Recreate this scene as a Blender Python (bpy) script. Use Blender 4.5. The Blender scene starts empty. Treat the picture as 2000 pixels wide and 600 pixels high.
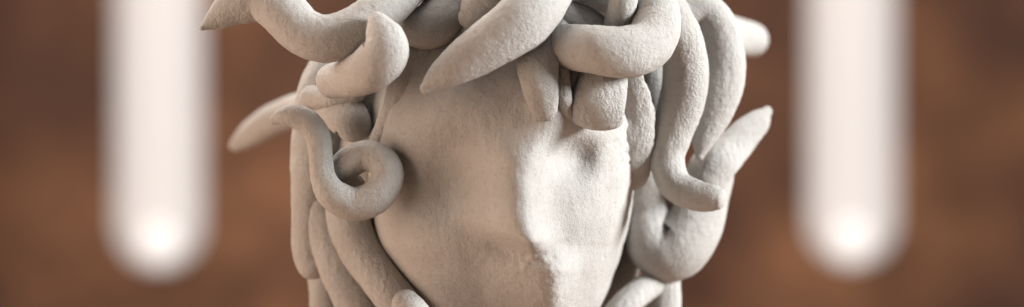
import bpy, bmesh, math, random
from mathutils import Vector, noise
random.seed(4)
scn = bpy.context.scene
COL = scn.collection

# ------------------------------------------------------------------ set-out
D = 1.2            # metres from the camera to the middle of the head
MM = 0.0002        # metres that one photograph pixel covers at that distance
ZC = 0.16          # height of the camera and of the picture's middle
def P(px, py, d):
    """a point seen at photograph pixel px,py that stands d millimetres in front of the head's middle plane"""
    y = -d * 0.001
    s = (D + y) / D
    return Vector(((px - 1000) * MM * s, y, ZC - (py - 300) * MM * s))
def sstep(a, b, x):
    t = max(0.0, min(1.0, (x - a) / (b - a)))
    return t * t * (3 - 2 * t)
def gauss(x, y, cx, cy, sx, sy):
    return math.exp(-((x - cx) / sx) ** 2 - ((y - cy) / sy) ** 2)
def fbm(v, scale, octaves=3):
    return noise.fractal(v * scale, 0.9, 2.1, octaves)

# ------------------------------------------------------------------ materials
def N(nt, kind, **kw):
    n = nt.nodes.new(kind)
    for k, v in kw.items():
        if k in n.inputs: n.inputs[k].default_value = v
        else: setattr(n, k, v)
    return n
def clay_material(name, rough_mix=1.0):
    m = bpy.data.materials.new(name); m.use_nodes = True
    nt = m.node_tree; L = nt.links
    b = nt.nodes['Principled BSDF']
    b.inputs['Roughness'].default_value = 0.85
    b.inputs['Specular IOR Level'].default_value = 0.25
    tc = N(nt, 'ShaderNodeTexCoord')
    co = tc.outputs['Object']
    # dry clay: faint pale and buff patches, small dark pores
    n1 = N(nt, 'ShaderNodeTexNoise', Scale=38.0, Detail=5.0, Roughness=0.6); L.new(co, n1.inputs['Vector'])
    r1 = N(nt, 'ShaderNodeValToRGB'); L.new(n1.outputs['Fac'], r1.inputs['Fac'])
    e = r1.color_ramp.elements
    e[0].position = .3; e[0].color = (0.355, 0.332, 0.306, 1)
    e[1].position = .72; e[1].color = (0.43, 0.412, 0.388, 1)
    n2 = N(nt, 'ShaderNodeTexNoise', Scale=620.0, Detail=3.0, Roughness=0.65); L.new(co, n2.inputs['Vector'])
    r2 = N(nt, 'ShaderNodeValToRGB'); L.new(n2.outputs['Fac'], r2.inputs['Fac'])
    e = r2.color_ramp.elements
    e[0].position = .27; e[0].color = (0.72, 0.69, 0.66, 1)
    e[1].position = .47; e[1].color = (1, 1, 1, 1)
    mx = N(nt, 'ShaderNodeMix', data_type='RGBA', blend_type='MULTIPLY'); mx.inputs[0].default_value = .55
    L.new(r1.outputs['Color'], mx.inputs[6]); L.new(r2.outputs['Color'], mx.inputs[7])
    L.new(mx.outputs[2], b.inputs['Base Color'])
    # grain
    fine = N(nt, 'ShaderNodeTexNoise', Scale=1250.0, Detail=3.0, Roughness=0.6); L.new(co, fine.inputs['Vector'])
    mid = N(nt, 'ShaderNodeTexNoise', Scale=460.0, Detail=4.0, Roughness=0.6); L.new(co, mid.inputs['Vector'])
    mp = N(nt, 'ShaderNodeMapping'); mp.inputs['Scale'].default_value = (520, 520, 75); L.new(co, mp.inputs['Vector'])
    brush = N(nt, 'ShaderNodeTexNoise', Scale=1.0, Detail=2.0, Roughness=0.5, Distortion=0.3); L.new(mp.outputs['Vector'], brush.inputs['Vector'])
    mask = N(nt, 'ShaderNodeTexNoise', Scale=42.0, Detail=2.0); L.new(co, mask.inputs['Vector'])
    mr = N(nt, 'ShaderNodeMapRange'); L.new(mask.outputs['Fac'], mr.inputs['Value'])
    mr.inputs['From Min'].default_value = .42; mr.inputs['From Max'].default_value = .66
    mul = N(nt, 'ShaderNodeMath', operation='MULTIPLY'); L.new(mr.outputs[0], mul.inputs[0]); L.new(brush.outputs['Fac'], mul.inputs[1])
    mul2 = N(nt, 'ShaderNodeMath', operation='MULTIPLY_ADD'); L.new(mid.outputs['Fac'], mul2.inputs[0]); mul2.inputs[1].default_value = 0.75
    L.new(mul.outputs[0], mul2.inputs[2])
    mul3 = N(nt, 'ShaderNodeMath', operation='MULTIPLY_ADD'); L.new(fine.outputs['Fac'], mul3.inputs[0]); mul3.inputs[1].default_value = 0.8
    L.new(mul2.outputs[0], mul3.inputs[2])
    bp = N(nt, 'ShaderNodeBump'); bp.inputs['Strength'].default_value = 0.6 * rough_mix; bp.inputs['Distance'].default_value = 0.0011
    L.new(mul3.outputs[0], bp.inputs['Height'])
    L.new(bp.outputs['Normal'], b.inputs['Normal'])
    return m
CLAY = clay_material('dry_clay')
CLAY_ROUGH = clay_material('torn_clay', 1.6)
CLAY_FACE = clay_material('smoothed_clay', .72)

def wall_material():
    m = bpy.data.materials.new('brown_wall'); m.use_nodes = True
    nt = m.node_tree; L = nt.links; b = nt.nodes['Principled BSDF']
    b.inputs['Roughness'].default_value = 0.9
    co = N(nt, 'ShaderNodeTexCoord').outputs['Object']
    n1 = N(nt, 'ShaderNodeTexNoise', Scale=4.4, Detail=4.0, Roughness=0.62); L.new(co, n1.inputs['Vector'])
    r = N(nt, 'ShaderNodeValToRGB'); L.new(n1.outputs['Fac'], r.inputs['Fac'])
    e = r.color_ramp.elements
    e[0].position = .36; e[0].color = (0.088, 0.038, 0.021, 1)
    e[1].position = .64; e[1].color = (0.31, 0.142, 0.066, 1)
    x = e.new(.5); x.color = (0.163, 0.070, 0.034, 1)
    n2 = N(nt, 'ShaderNodeTexNoise', Scale=15.0, Detail=3.0); L.new(co, n2.inputs['Vector'])
    r2 = N(nt, 'ShaderNodeValToRGB'); L.new(n2.outputs['Fac'], r2.inputs['Fac'])
    r2.color_ramp.elements[0].position = .3; r2.color_ramp.elements[0].color = (.6, .6, .62, 1)
    r2.color_ramp.elements[1].position = .65
    mx = N(nt, 'ShaderNodeMix', data_type='RGBA', blend_type='MULTIPLY'); mx.inputs[0].default_value = .7
    L.new(r.outputs['Color'], mx.inputs[6]); L.new(r2.outputs['Color'], mx.inputs[7])
    L.new(mx.outputs[2], b.inputs['Base Color'])
    return m
def emit(name, col, s):
    m = bpy.data.materials.new(name); m.use_nodes = True
    b = m.node_tree.nodes['Principled BSDF']
    b.inputs['Base Color'].default_value = (.5, .48, .46, 1)
    b.inputs['Emission Color'].default_value = (*col, 1); b.inputs['Emission Strength'].default_value = s
    return m

# ------------------------------------------------------------------ helpers
def link(name, me, mat, parent=None):
    me.materials.clear(); me.materials.append(mat)
    for p in me.polygons: p.use_smooth = True
    # give the object an origin of its own
    c = Vector()
    for v in me.vertices: c += v.co
    c /= len(me.vertices)
    for v in me.vertices: v.co -= c
    o = bpy.data.objects.new(name, me); o.location = c
    COL.objects.link(o)
    if parent:
        o.parent = parent; o.location = c - parent.location
    return o
def grid_mesh(name, rings, capA, capB, closed=True):
    n = len(rings[0]); verts = [v for r in rings for v in r]; faces = []
    for i in range(len(rings) - 1):
        for j in range(n):
            k = (j + 1) % n
            faces.append((i*n+j, i*n+k, (i+1)*n+k, (i+1)*n+j))
    a = len(verts); verts.append(capA); b = len(verts); verts.append(capB)
    for j in range(n):
        k = (j + 1) % n
        faces.append((a, k, j)); m = (len(rings)-1)*n; faces.append((b, m+j, m+k))
    me = bpy.data.meshes.new(name); me.from_pydata([tuple(v) for v in verts], [], faces)
    bm = bmesh.new(); bm.from_mesh(me); bmesh.ops.recalc_face_normals(bm, faces=bm.faces[:]); bm.to_mesh(me); bm.free()
    return me
def catmull(pts, per):
    out = []; n = len(pts)
    for i in range(n - 1):
        p0 = pts[max(i-1, 0)]; p1 = pts[i]; p2 = pts[i+1]; p3 = pts[min(i+2, n-1)]
        for k in range(per):
            t = k / per
            out.append([0.5*((2*b) + (-a+c)*t + (2*a-5*b+4*c-d)*t*t + (-a+3*b-3*c+d)*t**3) for a, b, c, d in zip(p0, p1, p2, p3)])
    out.append(list(pts[-1])); return out
def coil(pts, flat=1.0, lump=0.042, rough=0.00016, capA=0.9, capB=0.9, mat=None, name='hair_coil', label=None, parent=None, sharp=0.0, roll=0.0, seg=72):
    """rolled clay coil through (px, py, mm forward, radius px)"""
    pts = [tuple(map(float, p)) for p in pts]
    c = catmull(pts, 16)
    C = [P(a, b, d) for a, b, d, r in c]
    R = [max(1.0, r) * MM * (D - d*0.001) / D for a, b, d, r in c]
    # even resampling, about 0.7 mm per ring
    S = [0.0]
    for i in range(1, len(C)): S.append(S[-1] + (C[i]-C[i-1]).length)
    m = max(24, int(S[-1] / 0.0008)); CC = []; RR = []; j = 0
    for i in range(m + 1):
        t = S[-1] * i / m
        while j < len(S) - 2 and S[j+1] < t: j += 1
        f = (t - S[j]) / max(1e-9, S[j+1] - S[j])
        CC.append(C[j].lerp(C[j+1], f)); RR.append(R[j] + (R[j+1]-R[j]) * f)
    T = [(CC[min(i+1, m)] - CC[max(i-1, 0)]).normalized() for i in range(m+1)]
    # round caps: extra rings beyond each end
    K = 10
    pre = [(CC[0] - T[0]*RR[0]*capA*math.sin(a), RR[0]*math.cos(a), T[0]) for a in [math.pi/2*k/K for k in range(K-1, 0, -1)]]
    post = [(CC[m] + T[m]*RR[m]*capB*math.sin(a), RR[m]*math.cos(a), T[m]) for a in [math.pi/2*k/K for k in range(1, K)]]
    allr = pre + [(CC[i], RR[i], T[i]) for i in range(m+1)] + post
    view = Vector((0, -1, 0))
    up = view - T[0]*view.dot(T[0])
    if up.length < 0.05: up = Vector((0, 0, 1)) - T[0]*T[0].z
    up.normalize()
    seed = Vector((random.uniform(-9, 9), random.uniform(-9, 9), random.uniform(-9, 9)))
    rings = []
    for cc, rr, t in allr:
        up = (up - t*up.dot(t)).normalized(); side = t.cross(up)
        ring = []
        for k in range(seg):
            a = 2*math.pi*k/seg
            u = math.cos(a) * flat; v = math.sin(a)
            d = (up*u + side*v)
            v0 = cc + d*rr
            q = v0 + seed
            w = 1 + lump*noise.fractal(q*(1/0.016), 1.0, 2.0, 2)
            e = rough*(noise.fractal(q*420, .7, 2.1, 3)) * min(1, rr/0.004)
            ring.append(cc + d*(rr*w + e))
        rings.append(ring)
    a = CC[0] - T[0]*RR[0]*capA; b = CC[m] + T[m]*RR[m]*capB
    me = grid_mesh(name, rings, a, b)
    o = link(name, me, mat or CLAY, parent)
    if label: o['label'] = label
    return o

# ------------------------------------------------------------------ the clay head
root = bpy.data.objects.new('clay_head_sculpture', None); COL.objects.link(root)
root.location = (0, 0, -.12)
root['label'] = 'pale faceless clay head with thick rolled clay coils for hair'
root['category'] = 'sculpture'

HW = [(-78, 4), (-70, 60), (-40, 135), (0, 185), (60, 232), (120, 258), (180, 270), (250, 274), (330, 270), (400, 261), (450, 255), (500, 238),
      (550, 211), (600, 180), (650, 140), (690, 96), (715, 55), (725, 6)]
CX = [(-78, 985), (400, 982), (480, 979), (540, 988), (600, 1002), (725, 1010)]
def interp(tab, x):
    if x <= tab[0][0]: return tab[0][1]
    for (a, va), (b, vb) in zip(tab, tab[1:]):
        if x <= b: return va + (vb-va)*sstepl((x-a)/(b-a))
    return tab[-1][1]
def sstepl(t): return t
def relief(px, py):
    """face relief in millimetres toward the viewer"""
    # nose: a blunt ridge, steep to the right, gentle to the left
    xr = interp([(150, 1085), (210, 1075), (255, 1058), (300, 1032), (350, 1020), (420, 1022), (470, 1032), (520, 1044)], py)
    d = px - xr
    h = 7 + 9.5*sstep(220, 480, py)
    k = sstep(205, 320, py) * (1 - sstep(466, 514, py + (0.42 if d < 0 else 0.12)*abs(d)))
    if d < 0: prof = math.exp(-(max(0, -d-4)/74)**2)
    else: prof = math.exp(-(d/45)**2)
    z = h * k * prof
    # below the broken nose: raised, blunt muzzle
    dm = px - 1082
    k2 = sstep(470, 535, py)
    pm = max(0.0, 1 - (math.hypot(dm, 16) - 16)/126)**1.3 if dm < 0 else math.exp(-(dm/46)**2)
    z += 12.5 * k2 * pm
    # sockets, brow, cheeks
    z -= 8.0 * gauss(px, py, 880, 345, 66, 90)
    z -= 9.5 * gauss(px, py, 1122, 308, 46, 46)
    z += 2.0 * gauss(px, py, 1190, 330, 40, 60)
    z += 1.3 * gauss(px, py, 900, 225, 130, 75)
    z += 7.5 * gauss(px, py, 1094, 215, 62, 60)
    z += 2.2 * gauss(px, py, 1170, 255, 80, 30)
    z += 4.5 * gauss(px, py, 1046, 478, 32, 24)
    z += 2.4 * gauss(px, py, 825, 500, 80, 80)
    z += 1.6 * gauss(px, py, 1150, 470, 70, 100)
    # left temple folds
    z += 2.0 * gauss(px - (py-230)*-0.25, py, 758, 225, 14, 40)
    return z
rings = []
NR, NS = 330, 420
for i in range(1, NR):
    t = i / NR
    py = -78 + 803 * (0.5 - 0.5*math.cos(math.pi*t)) * 1.0
    hw = interp(HW, py); cx = interp(CX, py)
    # soften the table between its rows
    hw = sum(interp(HW, py+o) for o in (-24, -12, 0, 12, 24)) / 5 if 20 < py < 690 else hw
    dep = hw * MM * 1000 * 1.22            # mm, front half
    ring = []
    for j in range(NS):
        th = 2*math.pi*j/NS
        s, c = math.sin(th), math.cos(th)
        x = cx + hw*(0.965 if s > 0 else 1.0)*math.copysign(abs(s)**0.9, s)
        d = dep * math.copysign(abs(c)**((0.78 if s > 0 else 0.95 - 0.3*min(1, -s*3)) if c > 0 else 0.9), c) * (1.0 if c > 0 else 1.2)
        if c > 0:
            w = sstep(0.02, 0.42, c)
            d += relief(x, py) * w
        v = P(x, py, d)
        nrm = Vector((s, -c, 0.0))
        e = 0.0006*noise.fractal(v*55, 1, 2, 2) + 0.00022*noise.noise(v*150) + 0.00012*noise.fractal(v*400, .8, 2.1, 3)
        chip = gauss(x, py, 1042, 508, 42, 26) if c > 0 else 0
        e += chip * (0.0011*noise.fractal(v*270, .6, 2.2, 4) + 0.0005*abs(noise.noise(v*520)))
        chip2 = gauss(x, py, 1068, 560, 36, 60) if c > 0 else 0
        e += chip2 * 0.0004*noise.fractal(v*330, .6, 2.2, 3)
        torn = gauss(x, py, 1235, 290, 40, 75) if c > 0 else 0
        e += torn * 0.0012*noise.fractal(v*190, .7, 2.1, 4)
        ring.append(v + nrm*e)
    rings.append(ring)
me = grid_mesh('head', rings, P(985, -78, 0), P(1010, 725, 0))
link('head', me, CLAY_FACE, root)

# neck and flat foot below the picture, so that the head stands on the table
rings = []
for z, rx in [(-.12, .050), (-.1185, .052), (-.105, .050), (-.07, .038), (-.02, .031), (.03, .029), (.07, .030), (.092, .034)]:
    rings.append([Vector((0.001 + rx*math.sin(2*math.pi*k/96), 0.008 + rx*1.05*math.cos(2*math.pi*k/96), z)) for k in range(96)])
link('neck', grid_mesh('neck', rings, Vector((0.001, 0.008, -.12)), Vector((0.001, 0.008, .092))), CLAY, root)

def c(pts, label=None, **kw): return coil(pts, label=label, parent=root, **kw)

# --- top left
c([(396,54,62,6),(426,34,60,26),(465,8,60,41),(510,-4,62,45),(552,22,66,47),(592,62,70,47),(642,75,72,47),(700,54,70,46),(752,12,64,45),(815,-50,50,44),(880,-110,20,44)],
  'long S shaped coil with a pointed tail sticking out to the left', capA=1.2)
c([(650,158,52,34),(690,150,68,40),(728,132,80,46),(752,104,84,46),(752,78,84,41),(744,58,83,32),(738,44,82,23),(735,38,81,17)], 'short coil with an upturned pointed tip', capB=.8)
c([(798,50,46,33),(822,54,54,42),(850,46,54,46),(872,8,46,44),(880,-50,34,44),(900,-120,0,44)])
c([(918,36,62,24),(934,14,62,36),(965,-30,56,42),(1000,-90,20,42)])
c([(832,172,79,12),(862,148,79,29),(912,115,80,43),(966,80,80,51),(1018,42,78,56),(1052,0,70,57),(1080,-60,50,55),(1090,-130,10,50)],
  'thick coil tapering diagonally down to a point over the forehead', capA=1.0)
# --- top middle
c([(1066,226,69,23),(1061,200,73,30),(1054,160,75,37),(1050,115,70,42),(1058,60,62,42),(1070,0,50,40)], flat=.75, mat=CLAY_ROUGH)
c([(1128,250,56,15),(1115,234,63,17),(1105,208,68,16),(1099,175,70,16),(1094,120,67,15),(1093,75,66,16),(1095,30,58,16)], name='torn_ridge', mat=CLAY_ROUGH, rough=.0005, seg=48, lump=.16)
c([(1085,85,58,38),(1120,92,69,45),(1165,98,76,48),(1220,102,75,50),(1264,88,68,50),(1282,45,60,49),(1272,-5,54,47),(1250,-60,40,46),(1220,-110,5,44)],
  'smooth coil bent into a U above the brow', capA=.5)
c([(1180,110,58,44),(1176,160,65,50),(1168,205,68,53),(1165,230,66,53)], 'short blunt tongue of clay pressed onto the brow', flat=.55, capB=.45, capA=.6, mat=CLAY_ROUGH)
c([(1080,14,60,22),(1120,26,60,24),(1170,55,54,26),(1200,90,44,26)])
c([(1224,-30,64,28),(1216,8,64,28),(1202,60,56,27)])
c([(1060,-30,62,40),(1140,-38,60,40),(1210,-46,58,40)])
c([(1080,10,22,50),(1180,10,18,56),(1300,10,10,50)])
# --- right temple: torn flap and the hollow behind it
c([(1230,110,44,14),(1242,180,38,24),(1244,225,32,36),(1238,275,28,42),(1236,320,22,38),(1236,352,16,28)], name='torn_flap', rough=.0005, lump=.07, flat=.5, label='rough torn edge of clay on the right temple')
c([(1262,90,10,50),(1272,180,4,48),(1280,260,-6,46),(1290,360,-22,46)])
# --- right side
c([(1285,-20,38,38),(1308,30,40,42),(1328,75,36,44),(1339,135,30,45),(1333,195,25,45),(1312,262,22,41),(1303,312,22,35),(1320,362,25,32),(1362,383,30,30),(1394,387,33,26),(1406,389,34,21)],
  'long S shaped coil hanging down the right side with a blunt flicked end', capB=.5)
c([(1318,60,18,28),(1340,26,16,30),(1376,18,14,34),(1402,52,12,38),(1412,110,10,43),(1407,165,9,46),(1390,222,9,40),(1374,272,11,24),(1366,305,12,9)],
  'soft arched coil ending in a thin point on the right')
c([(1340,50,-40,40),(1400,67,-58,43),(1445,74,-70,37),(1468,78,-76,33)], 'short rounded stub at the upper right', capB=.95)
c([(1497,219,-16,11),(1484,234,-14,23),(1458,260,-10,30),(1434,286,-6,34),(1408,318,0,36),(1390,350,2,30)], 'flat leaf shaped tip pointing up to the right', flat=.5, capA=1.2)
c([(1412,285,-12,30),(1392,325,-12,44),(1372,385,-12,52),(1352,440,-10,59),(1316,486,-7,64),(1278,480,-6,54),(1263,444,-6,42),(1272,418,-8,38)], 'broad coil looping up under the right side')
c([(1300,538,-14,24),(1262,562,-4,27),(1222,594,6,27),(1185,640,10,27)])
c([(1262,330,-8,46),(1262,430,-10,46),(1285,500,-12,38),(1294,560,-12,36),(1292,640,-12,36),(1280,720,-10,34)])
# --- left side
c([(460,284,-95,13),(490,262,-88,25),(530,235,-76,30),(580,215,-60,32),(640,200,-10,36)], 'tail of a coil poking out far to the left', capA=.9)
c([(640,120,0,30),(622,160,10,34),(612,215,14,38),(606,290,16,40),(606,370,16,38),(604,440,14,37),(606,495,12,35),(612,515,12,34)], lump=.09, flat=1.1)
c([(625,290,12,32),(624,380,16,34),(636,450,18,36),(660,520,20,39),(694,590,22,42),(720,670,24,44)])
c([(674,370,20,40),(682,435,24,43),(705,490,26,43),(744,545,30,40),(790,610,32,40),(830,690,30,36)])
c([(1215,420,-28,46),(1205,520,-26,44),(1180,600,-20,40)])
c([(640,170,-14,50),(650,265,-12,50),(655,340,-10,46)])
c([(650,250,-6,44),(652,400,-8,44),(636,500,-12,36),(636,580,-12,32),(640,660,-12,32)])
c([(790,590,58,28),(812,618,58,32),(850,680,46,34)], capA=.8)
c([(632,190,12,38),(662,214,28,42),(686,236,36,38),(692,250,35,34)], flat=.85, capB=.8)
c([(798,110,48,36),(782,165,49,30),(766,212,46,24),(746,258,41,19),(726,290,36,14)], lump=.1)
c([(836,90,46,40),(826,140,48,38),(820,180,44,30)])
c([(690,180,36,26),(652,190,34,22),(610,190,26,24)])
c([(730,150,26,50),(728,220,22,50),(715,300,16,54),(705,390,14,54)])
# --- the curl on the left cheek
c([(536,234,54,9.6),(552,228,55,18.2),(578,228,56,23.5),(604,242,56,25.7),(622,272,56,24.6),(627,312,57,23.5),(632,350,58,25.7),(652,382,60,31.0),(692,399,59,33.2),(732,386,59,33.2),
   (757,350,57,32.1),(748,318,55,31.0),(715,304,53,30.0),(682,318,52,30.0),(663,342,50,29.0),(676,358,47,25.0),(696,360,44,18.0)],
  'spiral coil curled on the left cheek with a flicked tip', capA=1.0, lump=.045)

# ------------------------------------------------------------------ surroundings
def box(name, x0, x1, y0, y1, z0, z1, mat):
    bm = bmesh.new()
    bmesh.ops.create_cube(bm, size=1)
    for v in bm.verts: v.co = Vector(((x0+x1)/2 + v.co.x*(x1-x0), (y0+y1)/2 + v.co.y*(y1-y0), (z0+z1)/2 + v.co.z*(z1-z0)))
    me = bpy.data.meshes.new(name); bm.to_mesh(me); bm.free()
    o = link(name, me, mat)
    for p in me.polygons: p.use_smooth = False
    return o
WM = wall_material()
w = box('back_wall', -4, 4, 2.3, 2.4, -1.0, 3.6, WM); w['kind'] = 'structure'; w['label'] = 'blurred reddish brown mottled wall behind the clay head'; w['category'] = 'wall'
tm = bpy.data.materials.new('brown_table'); tm.use_nodes = True
tm.node_tree.nodes['Principled BSDF'].inputs['Base Color'].default_value = (.24, .14, .09, 1)
t = box('table', -.8, .8, -.5, .5, -.16, -.12, tm); t['kind'] = 'structure'

TY = 1.9
def tube_lamp(px0, px1, pyb, label):
    s = (D + TY)/D*MM
    x = ((px0+px1)/2 - 1000)*s; r = (px1-px0)/2*s
    zb = ZC - (pyb-300)*s
    e = bpy.data.objects.new('tube_lamp', None); COL.objects.link(e); e.location = (x, TY, zb)
    e['label'] = label; e['category'] = 'lamp'; e['group'] = 'glowing tube lamps behind the head'
    def lathe(name, prof, mat):
        rings = [[Vector((x + rr*math.sin(2*math.pi*k/64), TY + rr*math.cos(2*math.pi*k/64), z)) for k in range(64)] for rr, z in prof]
        return link(name, grid_mesh(name, rings, Vector((x, TY, prof[0][1])), Vector((x, TY, prof[-1][1]))), mat, e)
    lo = [(r*math.sin(a), zb + r - r*math.cos(a)) for a in [math.pi/2*k/16 for k in range(1, 17)]]
    lathe('tube', lo + [(r, zb + 1.2), (r*.8, zb + 1.215)], TUBE)
    rb = r*.46
    lathe('bulb', [(rb*math.sin(a), zb + r*.56 - rb*1.0*math.cos(a)) for a in [math.pi*k/24 for k in range(1, 24)]], LIT)
    return e
TUBE = emit('frosted_tube', (1.0, .945, .93), 0.43)
TUBE.node_tree.nodes['Principled BSDF'].inputs['Alpha'].default_value = .62
LIT = emit('bulb_glow', (1.0, .93, .88), 1.5)
tube_lamp(225, 397, 524, 'blurred glowing white tube with a rounded end left of the clay head')
tube_lamp(1577, 1751, 518, 'blurred glowing white tube with a rounded end right of the clay head')

# ------------------------------------------------------------------ light
def area(name, loc, target, size, power, col):
    l = bpy.data.lights.new(name, 'AREA'); l.shape = 'DISK'; l.size = size; l.energy = power; l.color = col
    o = bpy.data.objects.new(name, l); COL.objects.link(o); o.location = loc
    o.rotation_euler = (Vector(target) - Vector(loc)).to_track_quat('-Z', 'Y').to_euler()
    return o
H = (0, 0, .16)
area('key_light', (1.2, -.29, .52), H, .42, 44, (.955, .985, 1.0))
area('warm_fill_light', (-1.42, -.58, .03), H, 1.9, 43, (1.0, .755, .60))
area('top_light', (-.15, -.15, 1.35), H, .6, 5.0, (.95, .97, 1.0))
area('back_light', (-.45, .55, .85), H, .12, 7, (1, 1, 1))
area('wall_light', (0, .8, 2.3), (0, 2.4, .2), 1.2, 68, (1.0, .9, .82))

wd = bpy.data.worlds.new('World'); scn.world = wd; wd.use_nodes = True
bg = wd.node_tree.nodes['Background']; bg.inputs['Color'].default_value = (1.0, .87, .77, 1); bg.inputs['Strength'].default_value = .045

# ------------------------------------------------------------------ camera
cam = bpy.data.cameras.new('camera'); co = bpy.data.objects.new('camera', cam); COL.objects.link(co)
co.location = (0, -D, ZC); co.rotation_euler = (math.pi/2, 0, 0)
cam.sensor_width = 36; cam.lens = 36 * D / (2000*MM)
cam.clip_end = 50; cam.clip_start = .05
cam.dof.use_dof = True; cam.dof.focus_distance = D - .058
cam.dof.aperture_fstop = cam.lens / 26.0
scn.camera = co
scn.view_settings.view_transform = 'Standard'; scn.view_settings.look = 'None'
scn.view_settings.exposure = 0; scn.view_settings.gamma = 1
scn.cycles.max_bounces = 6
